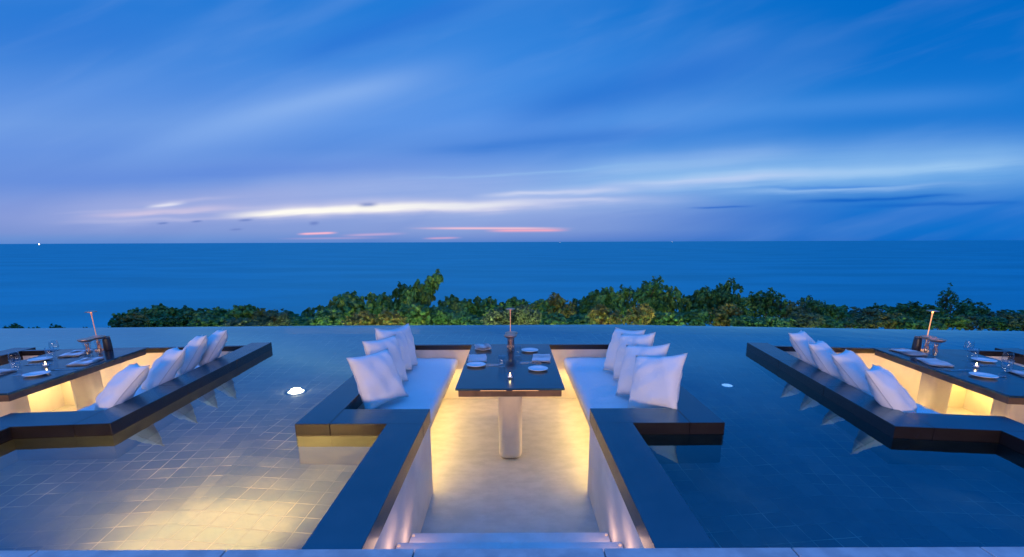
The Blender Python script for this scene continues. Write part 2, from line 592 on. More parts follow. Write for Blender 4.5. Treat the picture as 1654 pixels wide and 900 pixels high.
def thing(name, label, cat, loc=(0, 0, 0), rz=0.0, group=None, parent=None):
    o = bpy.data.objects.new(name, None)
    o.empty_display_size = 0.1
    COL.objects.link(o)
    o.location = loc
    o.rotation_euler = (0, 0, rz)
    return tag(o, label, cat, group)


def box(bm, x0, x1, y0, y1, z0, z1, bev=0.0, seg=1):
    vs = [bm.verts.new((x, y, z)) for z in (z0, z1) for y in (y0, y1) for x in (x0, x1)]
    q = [(0, 2, 3, 1), (4, 5, 7, 6), (0, 1, 5, 4), (2, 6, 7, 3), (0, 4, 6, 2), (1, 3, 7, 5)]
    fs = [bm.faces.new([vs[i] for i in f]) for f in q]
    if bev:
        es = {e for f in fs for e in f.edges}
        bmesh.ops.bevel(bm, geom=list(es), offset=bev, segments=seg, affect='EDGES', profile=0.5)
    return fs


def runs(a, b, n, gap=0.003):
    w = (b - a) / n
    return [(a + i * w + (gap / 2 if i else 0), a + (i + 1) * w - (gap / 2 if i < n - 1 else 0)) for i in range(n)]


def lathe(bm, prof, seg=24, cx=0.0, cy=0.0, cz=0.0, close=True):
    rings = []
    for r, z in prof:
        if r < 1e-5:
            rings.append([bm.verts.new((cx, cy, cz + z))])
        else:
            rings.append([bm.verts.new((cx + r * math.cos(2 * math.pi * i / seg), cy + r * math.sin(2 * math.pi * i / seg), cz + z)) for i in range(seg)])
    for a, b in zip(rings, rings[1:]):
        for i in range(seg):
            j = (i + 1) % seg
            if len(a) == 1 and len(b) > 1:
                bm.faces.new((a[0], b[i], b[j]))
            elif len(b) == 1 and len(a) > 1:
                bm.faces.new((a[i], b[0], a[j]))
            elif len(a) > 1:
                bm.faces.new((a[i], b[i], b[j], a[j]))


def tube(bm, pts, rads, seg=8):
    prev = None
    for k, (p, r) in enumerate(zip(pts, rads)):
        p = Vector(p)
        d = (Vector(pts[min(k + 1, len(pts) - 1)]) - Vector(pts[max(k - 1, 0)])).normalized()
        u = d.cross(Vector((0.31, 0.9, 0.2))).normalized()
        v = d.cross(u)
        ring = [bm.verts.new(p + (u * math.cos(2 * math.pi * i / seg) + v * math.sin(2 * math.pi * i / seg)) * r) for i in range(seg)]
        if prev:
            for i in range(seg):
                j = (i + 1) % seg
                bm.faces.new((prev[i], prev[j], ring[j], ring[i]))
        else:
            bm.faces.new(ring[::-1])
        prev = ring
    bm.faces.new(prev)


# ------------------------------------------------------------------ pods: where they stand
ZW = -0.07 * H            # water level
ZF = -0.56 * H            # pod floor
ZP = -0.50 * H            # pool floor
PODS = {
    'mid': (Vector((-0.014 * H, 2.41 * H, 0)), 0.0),
    'left': (Vector((-3.497 * H, 2.324 * H, 0)), R(5.0)),
    'right': (Vector((3.316 * H, 2.20 * H, 0)), R(-7.0)),
}
XO, XI, XC, XCO = 1.215 * H, 1.02 * H, 0.49 * H, 0.694 * H
YI, YB, YBO, YE = 0.23 * H, 2.0 * H, 2.045 * H, 2.15 * H
YD = 1.33 * H             # edge of the deck


def pod_len(key):
    o, r = PODS[key]
    return -(o.y - YD) / math.cos(r) - (0.18 if r else 0.0)


def outline(key, s=0.004):
    yf = pod_len(key) - 0.3
    pts = [(-XO + s, s), (-XCO + s, s), (-XCO + s, yf), (XCO - s, yf), (XCO - s, s), (XO - s, s), (XO - s, YE - s), (XI + s, YE - s),
           (XI + s, YBO - s), (-XI - s, YBO - s), (-XI - s, YE - s), (-XO + s, YE - s)]
    o, r = PODS[key]
    return [(o.x + x * math.cos(r) - y * math.sin(r), o.y + x * math.sin(r) + y * math.cos(r)) for x, y in pts]


def inside(p, poly):
    c = False
    n = len(poly)
    for i in range(n):
        x1, y1 = poly[i]
        x2, y2 = poly[(i + 1) % n]
        if (y1 > p[1]) != (y2 > p[1]) and p[0] < (x2 - x1) * (p[1] - y1) / (y2 - y1) + x1:
            c = not c
    return c


EDGE = [(-13 * H, 5.60 * H), (-2.4 * H, 5.90 * H), (1.4 * H, 5.90 * H), (13 * H, 4.55 * H)]


def sheet(outer, holes, z, grid=None):
    vs, es = [], []
    for poly in [outer] + holes:
        k = len(vs)
        vs += [Vector(p) for p in poly]
        es += [(k + i, k + (i + 1) % len(poly)) for i in range(len(poly))]
    ov, oe, of, *_ = delaunay_2d_cdt(vs, es, [], 0, 1e-5)
    bm = bmesh.new()
    bv = [bm.verts.new((v.x, v.y, z)) for v in ov]
    for f in of:
        c = sum((ov[i] for i in f), Vector((0, 0))) / len(f)
        if inside(c, outer) and not any(inside(c, h) for h in holes):
            bm.faces.new([bv[i] for i in f])
    for v in [v for v in bm.verts if not v.link_faces]:
        bm.verts.remove(v)
    for f in bm.faces:
        f.normal_update()
        if f.normal.z < 0:
            f.normal_flip()
    return bm


def put(name, bm, mat):
    me = bpy.data.meshes.new(name)
    bm.to_mesh(me)
    bm.free()
    return link(name, me, mat)


# ------------------------------------------------------------------ sea, slope, pool
bm = bmesh.new()
vs = [bm.verts.new(p) for p in ((-60000, 60, -26), (60000, 60, -26), (60000, 90000, -26), (-60000, 90000, -26))]
bm.faces.new(vs)
tag(put('sea', bm, M['sea']), kind='structure')

bm = bmesh.new()
ys = [5.2, 7.0, 9, 11, 13, 15, 17, 19, 22, 26, 30, 40, 60, 75]
zs = [-1.5, -1.5, -1.7, -2.0, -2.4, -3.0, -3.9, -4.9, -7.0, -10, -13, -18, -24, -30]
rnd = random.Random(4)
xs = [-60 + 2.5 * i for i in range(49)]
grid = [[bm.verts.new((x, y, z + (rnd.uniform(-.15, .15) if 1 < j < 12 else 0) - 0.10 * max(0, -x - 9))) for x in xs] for j, (y, z) in enumerate(zip(ys, zs))]
for r0, r1 in zip(grid, grid[1:]):
    for i in range(len(xs) - 1):
        bm.faces.new((r0[i], r0[i + 1], r1[i + 1], r1[i]))
tag(put('hillside', bm, M['soil']), kind='structure')

holes = [outline(k) for k in PODS]
front_y = YD - 0.02
water_outer = [(-13 * H, front_y), (13 * H, front_y)] + EDGE[::-1]
bm = sheet(water_outer, holes, ZW)
# the water rolls over the weir
low = [bm.verts.new((x, y + 0.012, ZW - 0.05)) for x, y in EDGE]
top = [min((v for v in bm.verts if abs(v.co.z - ZW) < 1e-6), key=lambda v: (v.co.x - x) ** 2 + (v.co.y - y) ** 2) for x, y in EDGE]
for i in range(3):
    bm.faces.new((top[i], low[i], low[i + 1], top[i + 1]))
tag(put('pool_water', bm, M['water']), kind='structure')

# pool floor in three fields of tiles, each square to its pod
def rotp(p, r):
    return (p[0] * math.cos(r) - p[1] * math.sin(r), p[0] * math.sin(r) + p[1] * math.cos(r))


fa, fb = (-1.77, front_y - .05), (-2.42, 7.3)
fc, fd = (1.77, front_y - .05), (2.42, 7.3)
fields = {
    'a': ([(-13 * H, front_y - .05), fa, fb, (-13 * H, 6.9)], R(8)),
    'b': ([fa, (0, front_y - .05), (0, 7.3), fb], R(-4)),
    'c': ([(0, front_y - .05), fc, fd, (0, 7.3)], R(4)),
    'd': ([fc, (13 * H, front_y - .05), (13 * H, 6.0), fd], R(-8)),
}
for key, (poly, r) in fields.items():
    hs = [[rotp(p, -r) for p in h] for h in holes]
    bm = sheet([rotp(p, -r) for p in poly], hs, ZP)
    o = put('pool_floor', bm, M['tiles'])
    o.rotation_euler.z = r
    tag(o, kind='structure')

# weir wall under the far edge of the water, and the wall under the deck
bm = bmesh.new()
for (xa, ya), (xb, yb) in zip(EDGE, EDGE[1:]):
    d = Vector((xb - xa, yb - ya, 0)).normalized()
    nrm = Vector((-d.y, d.x, 0))
    c = [Vector((xa, ya, 0)) - nrm * 0.16, Vector((xb, yb, 0)) - nrm * 0.16, Vector((xb, yb, 0)) - nrm * 0.004, Vector((xa, ya, 0)) - nrm * 0.004]
    lo = [bm.verts.new((q.x, q.y, -1.7)) for q in c]
    hi = [bm.verts.new((q.x, q.y, ZW - 0.012)) for q in c]
    bm.faces.new(hi)
    for i in range(4):
        bm.faces.new((lo[i], lo[(i + 1) % 4], hi[(i + 1) % 4], hi[i]))
o = obj('infinity_wall', bm, M['weir'])
tag(o, 'low dark stone wall the pool water spills over, below the bushes', 'wall')

bm = bmesh.new()
x = -9.6
j = 0
for (x0, x1) in runs(-9.6, 9.9, 26, 0.005):
    x0 += 0.21; x1 += 0.21
    box(bm, x0, x1, -4.0, YD - 0.0, -0.045, 0.007, 0.003, 1)
tag(obj('deck', bm, M['deck']), kind='structure')
bm = bmesh.new()
mo = PODS['mid'][0].x
for a, b_ in ((-9.8, -3.497 * H - 0.85 * H), (-3.497 * H + 0.95 * H, mo - XCO - .004), (mo + XCO + .004, 3.316 * H - 1.0 * H), (3.316 * H + .7 * H, 10)):
    box(bm, a, b_, YD - 0.14, YD - 0.03, ZF - 0.05, -0.047)
tag(obj('deck_wall', bm, M['poolwall']), 'pale stone pool wall below the edge of the terrace deck', 'wall')


# ------------------------------------------------------------------ the sunken pods
def at(key, x, y, z=0.0):
    o, r = PODS[key]
    return Vector((o.x + x * math.cos(r) - y * math.sin(r), o.y + x * math.sin(r) + y * math.cos(r), z))


def make_pod(key, label):
    o, r = PODS[key]
    root = thing('sunken_dining_pod', label, 'dining pod', o, r, 'sunken dining pods in the pool')
    yf = pod_len(key)
    # copings (dark stone slabs, 0.1 thick)
    zc = -0.105
    bv = 0.0018
    for s in (-1, 1):
        bm = bmesh.new()
        X0, X1 = sorted((s * XI, s * XO))
        for a, b in runs(0.0, YE, 3, 0.0025):
            box(bm, X0, X1, a, b, zc, 0.0, bv)
        obj('side_coping', bm, M['coping'], root)
        bm = bmesh.new()
        X0, X1 = sorted((s * (XC), s * (XI - 0.003)))
        for a, b in runs(X0, X1, 1):
            box(bm, a, b, 0.0, YI, zc, 0.0, bv)
        obj('front_coping', bm, M['coping'], root)
        bm = bmesh.new()
        X0, X1 = sorted((s * XC, s * XCO))
        for a, b in runs(yf, -0.002, 1):
            box(bm, X0, X1, a, b, zc, 0.0, bv)
        obj('passage_coping', bm, M['coping'], root)
    bm = bmesh.new()
    box(bm, -XI + .003, XI - .003, YB, YBO, -0.06, -0.002, 0.002)
    obj('rear_coping', bm, M['coping'], root)
    # outer walls standing in the water, inner faces plastered
    g = 0.006
    bm = bmesh.new()
    zb = ZF - 0.05
    for s in (-1, 1):
        def bx(xa, xb, ya, yb, z0=zb, z1=zc - .001):
            X0, X1 = sorted((s * xa, s * xb))
            box(bm, X0, X1, ya, yb, z0, z1)
        bx(XI + .08, XO - g, g, YE - g)
        bx(XCO - g, XI + .08, g, YI * 0.5)
        bx(XC + .10, XCO - g, yf, YI * 0.5)
    box(bm, -XI - .08, XI + .08, YBO - 0.02, YBO - g, zb, -0.061)
    obj('pool_side_wall', bm, M['poolwall'], root)
    bm = bmesh.new()
    for s in (-1, 1):
        def bx(xa, xb, ya, yb, z0=zb, z1=zc - .001):
            X0, X1 = sorted((s * xa, s * xb))
            box(bm, X0, X1, ya, yb, z0, z1)
        bx(XI + .004, XI + .079, YI * .5 + .001, YB)
        bx(XC + .004, XC + .099, yf, YI * 0.5)
        bx(XC + .004, XI + .003, YI * 0.5 + .001, YI - .004)
    box(bm, -XI - .003, XI + .003, YB + .004, YBO - .021, zb, -0.061)
    obj('inner_wall', bm, M['plaster'], root)
    # floor
    bm = bmesh.new()
    box(bm, -XI - .002, XI + .002, YI * 0.5 - .05, YB + .003, ZF - .04, ZF)
    box(bm, -XC - .003, XC + .003, yf, YI * 0.5 - .0501, ZF - .04, ZF)
    obj('floor', bm, M['concrete'], root)
    # benches: a slab floating over a lit recess
    for s in (-1, 1):
        bm = bmesh.new()
        X0, X1 = sorted((s * 0.545 * H, s * (XI + .003)))
        box(bm, X0, X1, YI - .003, YB + .003, -0.25 * H, -0.20 * H, 0.004)
        sl = obj('bench', bm, M['plaster'], root)
        bm = bmesh.new()
        X0, X1 = sorted((s * 0.74 * H, s * 0.78 * H))
        box(bm, X0, X1, YI - .003, YB + .003, ZF, -0.25 * H - .001)
        obj('bench_base', bm, M['plaster'], root)
        bm = bmesh.new()
        X0, X1 = sorted((s * 0.60 * H, s * 0.625 * H))
        box(bm, X0, X1, YI + .04, YB - .05, -0.25 * H - .018, -0.25 * H - .002)
        obj('light_strip', bm, M['led_orange'] if key == 'right' else M['led'], root)
    # steps down from the deck
    base = 2.41 * H
    for k, (ye, zt) in enumerate(((2.02, -.42), (1.754, -.28), (1.50, -.14))):
        bm = bmesh.new()
        y1 = ye * H - base
        box(bm, -XC, XC, min(yf, y1 - .3), y1, (ZF if k == 0 else zt * H - .15 * H), zt * H, 0.004)
        obj('step', bm, M['step'], root)
        for s in (-1, 1):
            bm = bmesh.new()
            lathe(bm, [(0.0, 0.002), (0.008, 0.002), (0.009, 0.0), (0.009, -0.004)], 12, s * (XC - 0.016), y1 - 0.03, zt * H + .003)
            obj('step_light', bm, M['uplight'], root)
            if key == 'mid' and k < 2:
                q = at(key, s * (XC - 0.06), y1 - 0.045, zt * H + 0.03)
                lamp('step_spot', 'SPOT', q, (1.0, 0.58, 0.32), 0.6, 0.06, (q.x + s * 0.03, q.y + 0.05, q.z + .35), spot_size=R(130), spot_blend=1.0)
                q = at(key, s * (XC - 0.05), y1 - 0.14, zt * H + 0.07)
                lamp('step_glow', 'POINT', q, (1.0, 0.60, 0.42), 0.32, 0.05)
    return root


make_pod('mid', 'middle sunken dining pod with steps leading down towards the camera')
make_pod('left', 'sunken dining pod in the pool at the left edge of the photo')
make_pod('right', 'amber-lit sunken dining pod in the pool at the right edge of the photo')


# ------------------------------------------------------------------ things inside the pods
def copy_tree(o, parent=None):
    c = o.copy()
    COL.objects.link(c)
    c.parent = parent
    for ch in list(o.children):
        copy_tree(ch, c)
    return c


_proto = {}


def make(kind, builder, label, cat, loc, rz=0.0, group=None):
    if kind not in _proto:
        o = builder()
        _proto[kind] = o
    else:
        o = copy_tree(_proto[kind])
    o.location = loc
    o.rotation_euler = (0, 0, rz)
    tag(o, label, cat, group)
    return o


ZC = -0.125 * H           # top of the seat cushions


def seat_cushion(key, s, label):
    x0, x1 = 0.53 * H, XI - 0.012
    y0, y1 = YI + 0.008, YB - 0.01
    nx, ny, z0, z1 = 10, 44, -0.20 * H + .002, ZC
    bm = bmesh.new()
    rn = random.Random(hash(key) % 97 + s)
    def edge(d, w):
        d = min(d / w, 1.0)
        return math.sqrt(max(0.0, 1 - (1 - d) ** 2))
    grid = []
    for j in range(ny + 1):
        row = []
        for i in range(nx + 1):
            tx = i / nx; ty = j / ny
            tx = 0.5 - 0.5 * math.cos(math.pi * tx)
            ty2 = ty if 0.04 < ty < 0.96 else (0.04 * (1 - math.cos(math.pi * ty / .08)) if ty <= .04 else 1 - 0.04 * (1 - math.cos(math.pi * (1 - ty) / .08)))
            x = x0 + (x1 - x0) * tx
            y = y0 + (y1 - y0) * ty2
            d = min(x - x0, x1 - x, y - y0, y1 - y)
            h = z0 + (z1 - z0) * (0.62 + 0.38 * edge(d, 0.035))
            h += 0.004 * math.sin(y * 9 + x * 5 + s) * edge(d, .08) + 0.003 * math.sin(x * 21 - y * 7)
            seam = abs(y - (y0 + (y1 - y0) * 0.27))
            h -= 0.010 * math.exp(-(seam / 0.012) ** 2)
            row.append(bm.verts.new((s * x, y, h)))
        grid.append(row)
    for a, b in zip(grid, grid[1:]):
        for i in range(nx):
            bm.faces.new((a[i], a[i + 1], b[i + 1], b[i]))
    bot = {}
    border = [grid[0][i] for i in range(nx + 1)] + [grid[j][nx] for j in range(1, ny + 1)] + [grid[ny][i] for i in range(nx - 1, -1, -1)] + [grid[j][0] for j in range(ny - 1, 0, -1)]
    for v in border:
        bot[v] = bm.verts.new((v.co.x, v.co.y, z0))
    for a, b in zip(border, border[1:] + border[:1]):
        bm.faces.new((a, b, bot[b], bot[a]))
    bm.faces.new([bot[v] for v in border][::-1])
    o = obj('seat_cushion', bm, M['cushion'], smooth=True)
    o.location = PODS[key][0]
    o.rotation_euler.z = PODS[key][1]
    tag(o, label, 'seat cushion', 'long bench cushions')
    return o


def pillow_mesh(seed, size=0.46):
    rn = random.Random(seed)
    n = 18
    bm = bmesh.new()
    ph = [rn.uniform(0, 6.28) for _ in range(6)]
    def P(i, j, side):
        u = 2 * i / n - 1; v = 2 * j / n - 1
        # pinched sides, pointed corners
        cu = 1 - 0.095 * (1 - v * v) ** 1.0 * abs(u) ** 3
        cv = 1 - 0.095 * (1 - u * u) ** 1.0 * abs(v) ** 3
        x = u * cu * size / 2 * 1.03
        y = v * cv * size / 2 * 1.03
        t = (max(0.0, (1 - u ** 2) * (1 - v ** 2))) ** 0.42 * 0.085
        wr = 0.005 * math.sin(6 * u + 3 * v + ph[0]) + 0.004 * math.sin(9 * v - 4 * u + ph[1]) + 0.003 * math.sin(17 * u * v + ph[2])
        cr_ = 0.010 * math.exp(-((u * v - 0.55) / 0.16) ** 2) * (1 if side > 0 else .5)
        z = side * (t + wr * min(1, t * 22) - cr_ * min(1, t * 14))
        z += 0.012 * (u * u - v * v) * (0.4 + 0.3 * math.sin(ph[3])) + 0.010 * u * v * math.sin(ph[4])
        return (x, y, z)
    top = [[bm.verts.new(P(i, j, 1)) for i in range(n + 1)] for j in range(n + 1)]
    bot = [[top[j][i] if i in (0, n) or j in (0, n) else bm.verts.new(P(i, j, -1)) for i in range(n + 1)] for j in range(n + 1)]
    for g_, fl in ((top, False), (bot, True)):
        for j in range(n):
            for i in range(n):
                f = [g_[j][i], g_[j][i + 1], g_[j + 1][i + 1], g_[j + 1][i]]
                bm.faces.new(f[::-1] if fl else f)
    # piping seam
    return bm


seat_cushion('mid', -1, 'long pale bench cushion on the left side of the middle table')
seat_cushion('mid', 1, 'long pale bench cushion on the right side of the middle table')
seat_cushion('left', 1, 'bench cushion behind the pillows of the left-hand dining pod')
seat_cushion('right', -1, 'bench cushion behind the pillows of the right-hand dining pod')

y0m = 2.41 * H
zc_ = ZC + 0.02
def solve_pillow(key, s, base, tip, diag, size, hint):
    """place a pillow from where its low corner meets the seat and where its top corner ends"""
    b = on_plane(base[0], base[1], zc_)
    dr = ray(*tip).normalized()
    o = Vector((0, 0, H))
    w = b - o
    tca = w.dot(dr)
    d2 = w.length_squared - tca * tca
    th = math.sqrt(max(0.0, diag * diag - d2))
    p = o + dr * (tca - th if hint.get('near', True) else tca + th)
    return b, p


DG = 0.645
pods_p = [
    ('mid', 1, (1013, 661), (1108, 571), 'nearest white pillow on the right bench of the middle pod, turned to the camera', True),
    ('mid', 1, (996, 637), (1080, 557), 'second white pillow from the camera on the right bench of the middle pod', True),
    ('mid', 1, (991, 612), (1058, 538), 'third white pillow from the camera on the right bench of the middle pod', True),
    ('mid', 1, (976, 597), (1042, 535), 'farthest white pillow on the right bench of the middle pod', True),
    ('mid', -1, (657, 640), (560, 580), 'nearest white pillow on the left bench of the middle pod, standing upright', True),
    ('mid', -1, (658, 614), (587, 553), 'second of the white pillows stacked along the left bench of the middle pod', True),
    ('mid', -1, (665, 597), (606, 532), 'white pillow reaching highest on the left bench of the middle pod', True),
    ('mid', -1, (674, 588), (622, 534), 'white pillow mostly hidden at the far end of the left bench, middle pod', True),
    ('left', 1, (153, 664), (240, 591), 'nearest white pillow in the left-hand pod', True),
    ('left', 1, (231, 628), (300, 566), 'second nearest white pillow in the left-hand pod', True),
    ('left', 1, (284, 603), (335, 543), 'third nearest white pillow in the left-hand pod', True),
    ('left', 1, (320, 590), (367, 535), 'farthest white pillow in the left-hand pod, near the rear coping', True),
    ('right', -1, (1477, 669), (1396, 600), 'nearest white pillow in the right-hand amber-lit pod', True),
    ('right', -1, (1423, 635), (1345, 574), 'second nearest white pillow in the right-hand amber-lit pod', True),
    ('right', -1, (1372, 612), (1305, 557), 'third nearest white pillow in the right-hand amber-lit pod', True),
    ('right', -1, (1335, 594), (1276, 539), 'farthest white pillow in the right-hand amber-lit pod', True),
]
for i, (key, s, base, tip, lab, near) in enumerate(pods_p):
    size = 0.455 + 0.008 * (i % 2)
    p0, p1 = solve_pillow(key, s, base, tip, DG, size, {'near': near})
    d = p1 - p0
    hint = Matrix.Rotation(PODS[key][1], 3, 'Z') @ (Vector((-s * 0.80, -0.42, 0.40)) if key == 'mid' else Vector((-s * 0.62, -0.44, 0.66)))
    dn = d.normalized()
    n = (hint - dn * hint.dot(dn)).normalized()
    side = dn.cross(n) * s
    if side.y > 0:
        side = -side
    e1 = (dn + side).normalized()
    e2 = (dn - side).normalized()
    print('pillow', i, [round(q, 2) for q in p0], [round(q, 2) for q in p1], 'len', round(d.length, 2))
    c = e1.cross(e2)
    if c.dot(n) < 0:
        e1, e2 = e2, e1
        c = e1.cross(e2)
    o = obj('throw_pillow', pillow_mesh(10 + i, size), M['pillow'], smooth=True)
    Mx = Matrix(((e1.x, e2.x, c.x), (e1.y, e2.y, c.y), (e1.z, e2.z, c.z))).to_4x4()
    Mx.translation = (p0 + p1) / 2
    o.matrix_world = Mx
    tag(o, lab, 'pillow', 'white throw pillows on the benches')
    n_ = 18
    me_ = o.data
    loop = [(i_, 0) for i_ in range(n_)] + [(n_, j_) for j_ in range(n_)] + [(i_, n_) for i_ in range(n_, 0, -1)] + [(0, j_) for j_ in range(n_, 0, -1)]
    pts = [me_.vertices[j_ * (n_ + 1) + i_].co.copy() for i_, j_ in loop]
    pts.append(pts[0].copy())
    bm = bmesh.new()
    tube(bm, pts, [0.0032] * len(pts), 6)
    obj('piping', bm, M['piping'], o, True)

# ------------------------------------------------------------------ tables
ZT = 0.08 * H
TF, TL, TW = 2.79 * H - y0m, 1.29 * H, 0.353 * H


def build_table():
    root = thing('dining_table', '', 'table')
    bm = bmesh.new()
    box(bm, -TW, TW, 0, TL, ZT - 0.018, ZT, 0.003, 2)
    obj('tabletop', bm, M['table'], root)
    ins = 0.022
    z0, z1 = ZT - 0.075, ZT - 0.0185
    bm = bmesh.new()
    box(bm, -TW + ins, TW - ins, ins, ins + .012, z0, z1, .002)
    box(bm, -TW + ins, TW - ins, TL - ins - .012, TL - ins, z0, z1, .002)
    box(bm, -TW + ins, -TW + ins + .012, ins + .013, TL - ins - .013, z0, z1, .002)
    box(bm, TW - ins - .012, TW - ins, ins + .013, TL - ins - .013, z0, z1, .002)
    obj('apron', bm, M['bronze'], root)
    bm = bmesh.new()
    box(bm, -TW + ins + .03, TW - ins - .03, ins + .03, TL - ins - .03, z0 + .012, z0 + .02)
    obj('underside', bm, M['bronze'], root)
    for x in (-0.13, 0.12):
        bm = bmesh.new()
        box(bm, x - 0.10, x + 0.10, 0.004, 0.016, ZT - .0198, ZT - .0182)
        obj('light_strip', bm, M['led_table'], root)
    bm = bmesh.new()
    box(bm, -TW + .10, TW - .10, TL - .020, TL - .010, ZT - .030, ZT - .0195)
    obj('light_strip', bm, M['led_rear'], root)
    for y in (0.27 * H, 0.93 * H):
        bm = bmesh.new()
        box(bm, -0.085 * H, 0.085 * H, y, y + 0.16 * H, ZF + .001, z0 + .0115, 0.055, 6)
        obj('leg', bm, M['plaster'], root)
    return root


def tp(key, x, y, z=0.0):
    """point on a table top, x and y from the middle of its front edge"""
    return at(key, x, TF + y, ZT + z)


PN = {'mid': 'middle', 'left': 'left-hand', 'right': 'right-hand'}
tl = {'mid': 'dark stone table seen end-on in the middle pod, bronze apron and two plaster legs',
      'left': 'dark stone table cut by the left edge of the photo',
      'right': 'dark stone table cut by the right edge of the photo, glowing amber'}
for key in PODS:
    make('table', build_table, tl[key], 'table', at(key, 0, TF), PODS[key][1], 'stone dining tables')


def b_plate():
    root = thing('side_plate', '', 'plate')
    bm = bmesh.new()
    lathe(bm, [(0, .004), (.048, .004), (.055, .006), (.084, .014), (.086, .0155), (.082, .017), (.056, .0095), (.048, .0075), (0, .0072)], 36)
    bmesh.ops.reverse_faces(bm, faces=bm.faces[:])
    lathe(bm, [(.05, .004), (.05, 0), (.045, 0), (.045, .004)], 36)
    o = obj('dish', bm, M['china'], root, True)
    return root


def b_plate_single():
    bm = bmesh.new()
    lathe(bm, [(0, 0), (.050, 0), (.056, .004), (.086, .014), (.089, .0165), (.085, .018), (.056, .009), (.048, .0065), (0, .006)], 40)
    return obj('side_plate', bm, M['china'], smooth=True)


def b_napkin():
    bm = bmesh.new()
    rn = random.Random(3)
    nx, ny = 8, 12
    for lay in range(3):
        w, l = 0.088 - lay * .002, 0.135 - lay * 0.003
        z = 0.003 + lay * 0.0065
        g_ = []
        for j in range(ny + 1):
            row = []
            for i in range(nx + 1):
                u, v = 2 * i / nx - 1, 2 * j / ny - 1
                dz = 0.002 * math.sin(5 * u + 2 * lay) + 0.0025 * math.sin(4 * v + lay) + 0.004 * max(0, abs(u) - .8) * (1 if lay == 2 else -.3)
                row.append(bm.verts.new((u * w + .002 * math.sin(3 * v + lay), v * l, z + dz + (0.0015 if lay == 2 else 0))))
            g_.append(row)
        faces = []
        for a, b in zip(g_, g_[1:]):
            for i in range(nx):
                faces.append(bm.faces.new((a[i], a[i + 1], b[i + 1], b[i])))
        ex = bmesh.ops.solidify(bm, geom=faces, thickness=-0.0045)
    return obj('folded_napkin', bm, M['napkin'], smooth=True)


def b_tumbler():
    bm = bmesh.new()
    lathe(bm, [(0, 0), (.028, 0), (.031, .004), (.037, .11), (.0355, .111), (.030, .014), (.02, .010), (0, .010)], 32)
    return obj('water_tumbler', bm, M['glass'], smooth=True)


def b_wine():
    root = thing('wine_glass', '', 'glass')
    bm = bmesh.new()
    lathe(bm, [(0, .085), (.012, .088), (.032, .105), (.037, .13), (.034, .165), (.030, .19), (.0293, .19), (.0332, .165), (.036, .13), (.031, .107), (.012, .0905), (0, .088)], 28)
    obj('bowl', bm, M['glass'], root, True)
    bm = bmesh.new()
    lathe(bm, [(0, 0), (.033, 0), (.033, .0015), (.010, .005), (.0042, .012), (.0038, .06), (.006, .0835), (0, .0845)], 24)
    obj('stem', bm, M['glass'], root, True)
    return root


def b_fork():
    bm = bmesh.new()
    box(bm, -.0035, .0035, -.10, .03, .002, .0045, .001)
    box(bm, -.011, .011, .031, .055, .002, .0045, .001)
    for x in (-.0095, -.0032, .0032, .0095):
        box(bm, x - .0014, x + .0014, .0552, .098, .003, .005)
    return obj('fork', bm, M['silver'])


def b_knife():
    bm = bmesh.new()
    box(bm, -.005, .005, -.11, -.02, .002, .007, .0015)
    n = 8
    prof = [(-.004, -.019), (.007, -.019), (.009, .02), (.008, .08), (.002, .108), (-.004, .112)]
    lo = [bm.verts.new((x, y, .003)) for x, y in prof]
    hi = [bm.verts.new((x, y, .005)) for x, y in prof]
    bm.faces.new(lo[::-1]); bm.faces.new(hi)
    for i in range(6):
        bm.faces.new((lo[i], lo[(i + 1) % 6], hi[(i + 1) % 6], hi[i]))
    return obj('table_knife', bm, M['silver'])


def b_candle():
    root = thing('candle_holder', '', 'candle')
    bm = bmesh.new()
    lathe(bm, [(0, 0), (.027, 0), (.031, .004), (.034, .042), (.0325, .0425), (.028, .007), (0, .006)], 28)
    obj('glass_cup', bm, M['glass'], root, True)
    bm = bmesh.new()
    lathe(bm, [(0, .0065), (.019, .0065), (.019, .018), (.0, .0175)], 20)
    obj('wax', bm, M['napkin'], root, True)
    bm = bmesh.new()
    lathe(bm, [(0, .018), (.004, .022), (.0055, .028), (.003, .038), (0, .048)], 12)
    obj('flame', bm, M['flame'], root, True)
    return root


def b_goblet():
    """glass vase under a shallow copper bowl"""
    root = thing('lidded_glass_vase', '', 'vase')
    bm = bmesh.new()
    lathe(bm, [(0, 0), (.036, 0), (.038, .004), (.030, .03), (.026, .07), (.030, .11), (.038, .142), (.0365, .142), (.0285, .11), (.0245, .07), (.0285, .03), (.033, .008), (0, .006)], 30)
    obj('glass_body', bm, M['glass'], root, True)
    bm = bmesh.new()
    for k in range(5):
        a = k * 1.2566
        tube(bm, [(0.010 * math.cos(a), 0.010 * math.sin(a), .010), (0.017 * math.cos(a + .6), 0.017 * math.sin(a + .6), .05), (0.010 * math.cos(a + 1.2), 0.010 * math.sin(a + 1.2), .09), (0.018 * math.cos(a + 2), 0.018 * math.sin(a + 2), .130)], [.003, .0034, .003, .003], 6)
    obj('copper_rods', bm, M['copper'], root, True)
    bm = bmesh.new()
    lathe(bm, [(0, .144), (.040, .144), (.058, .153), (.066, .166), (.067, .171), (.060, .174), (.0, .176)], 36)
    obj('copper_lid', bm, M['copper'], root, True)
    return root


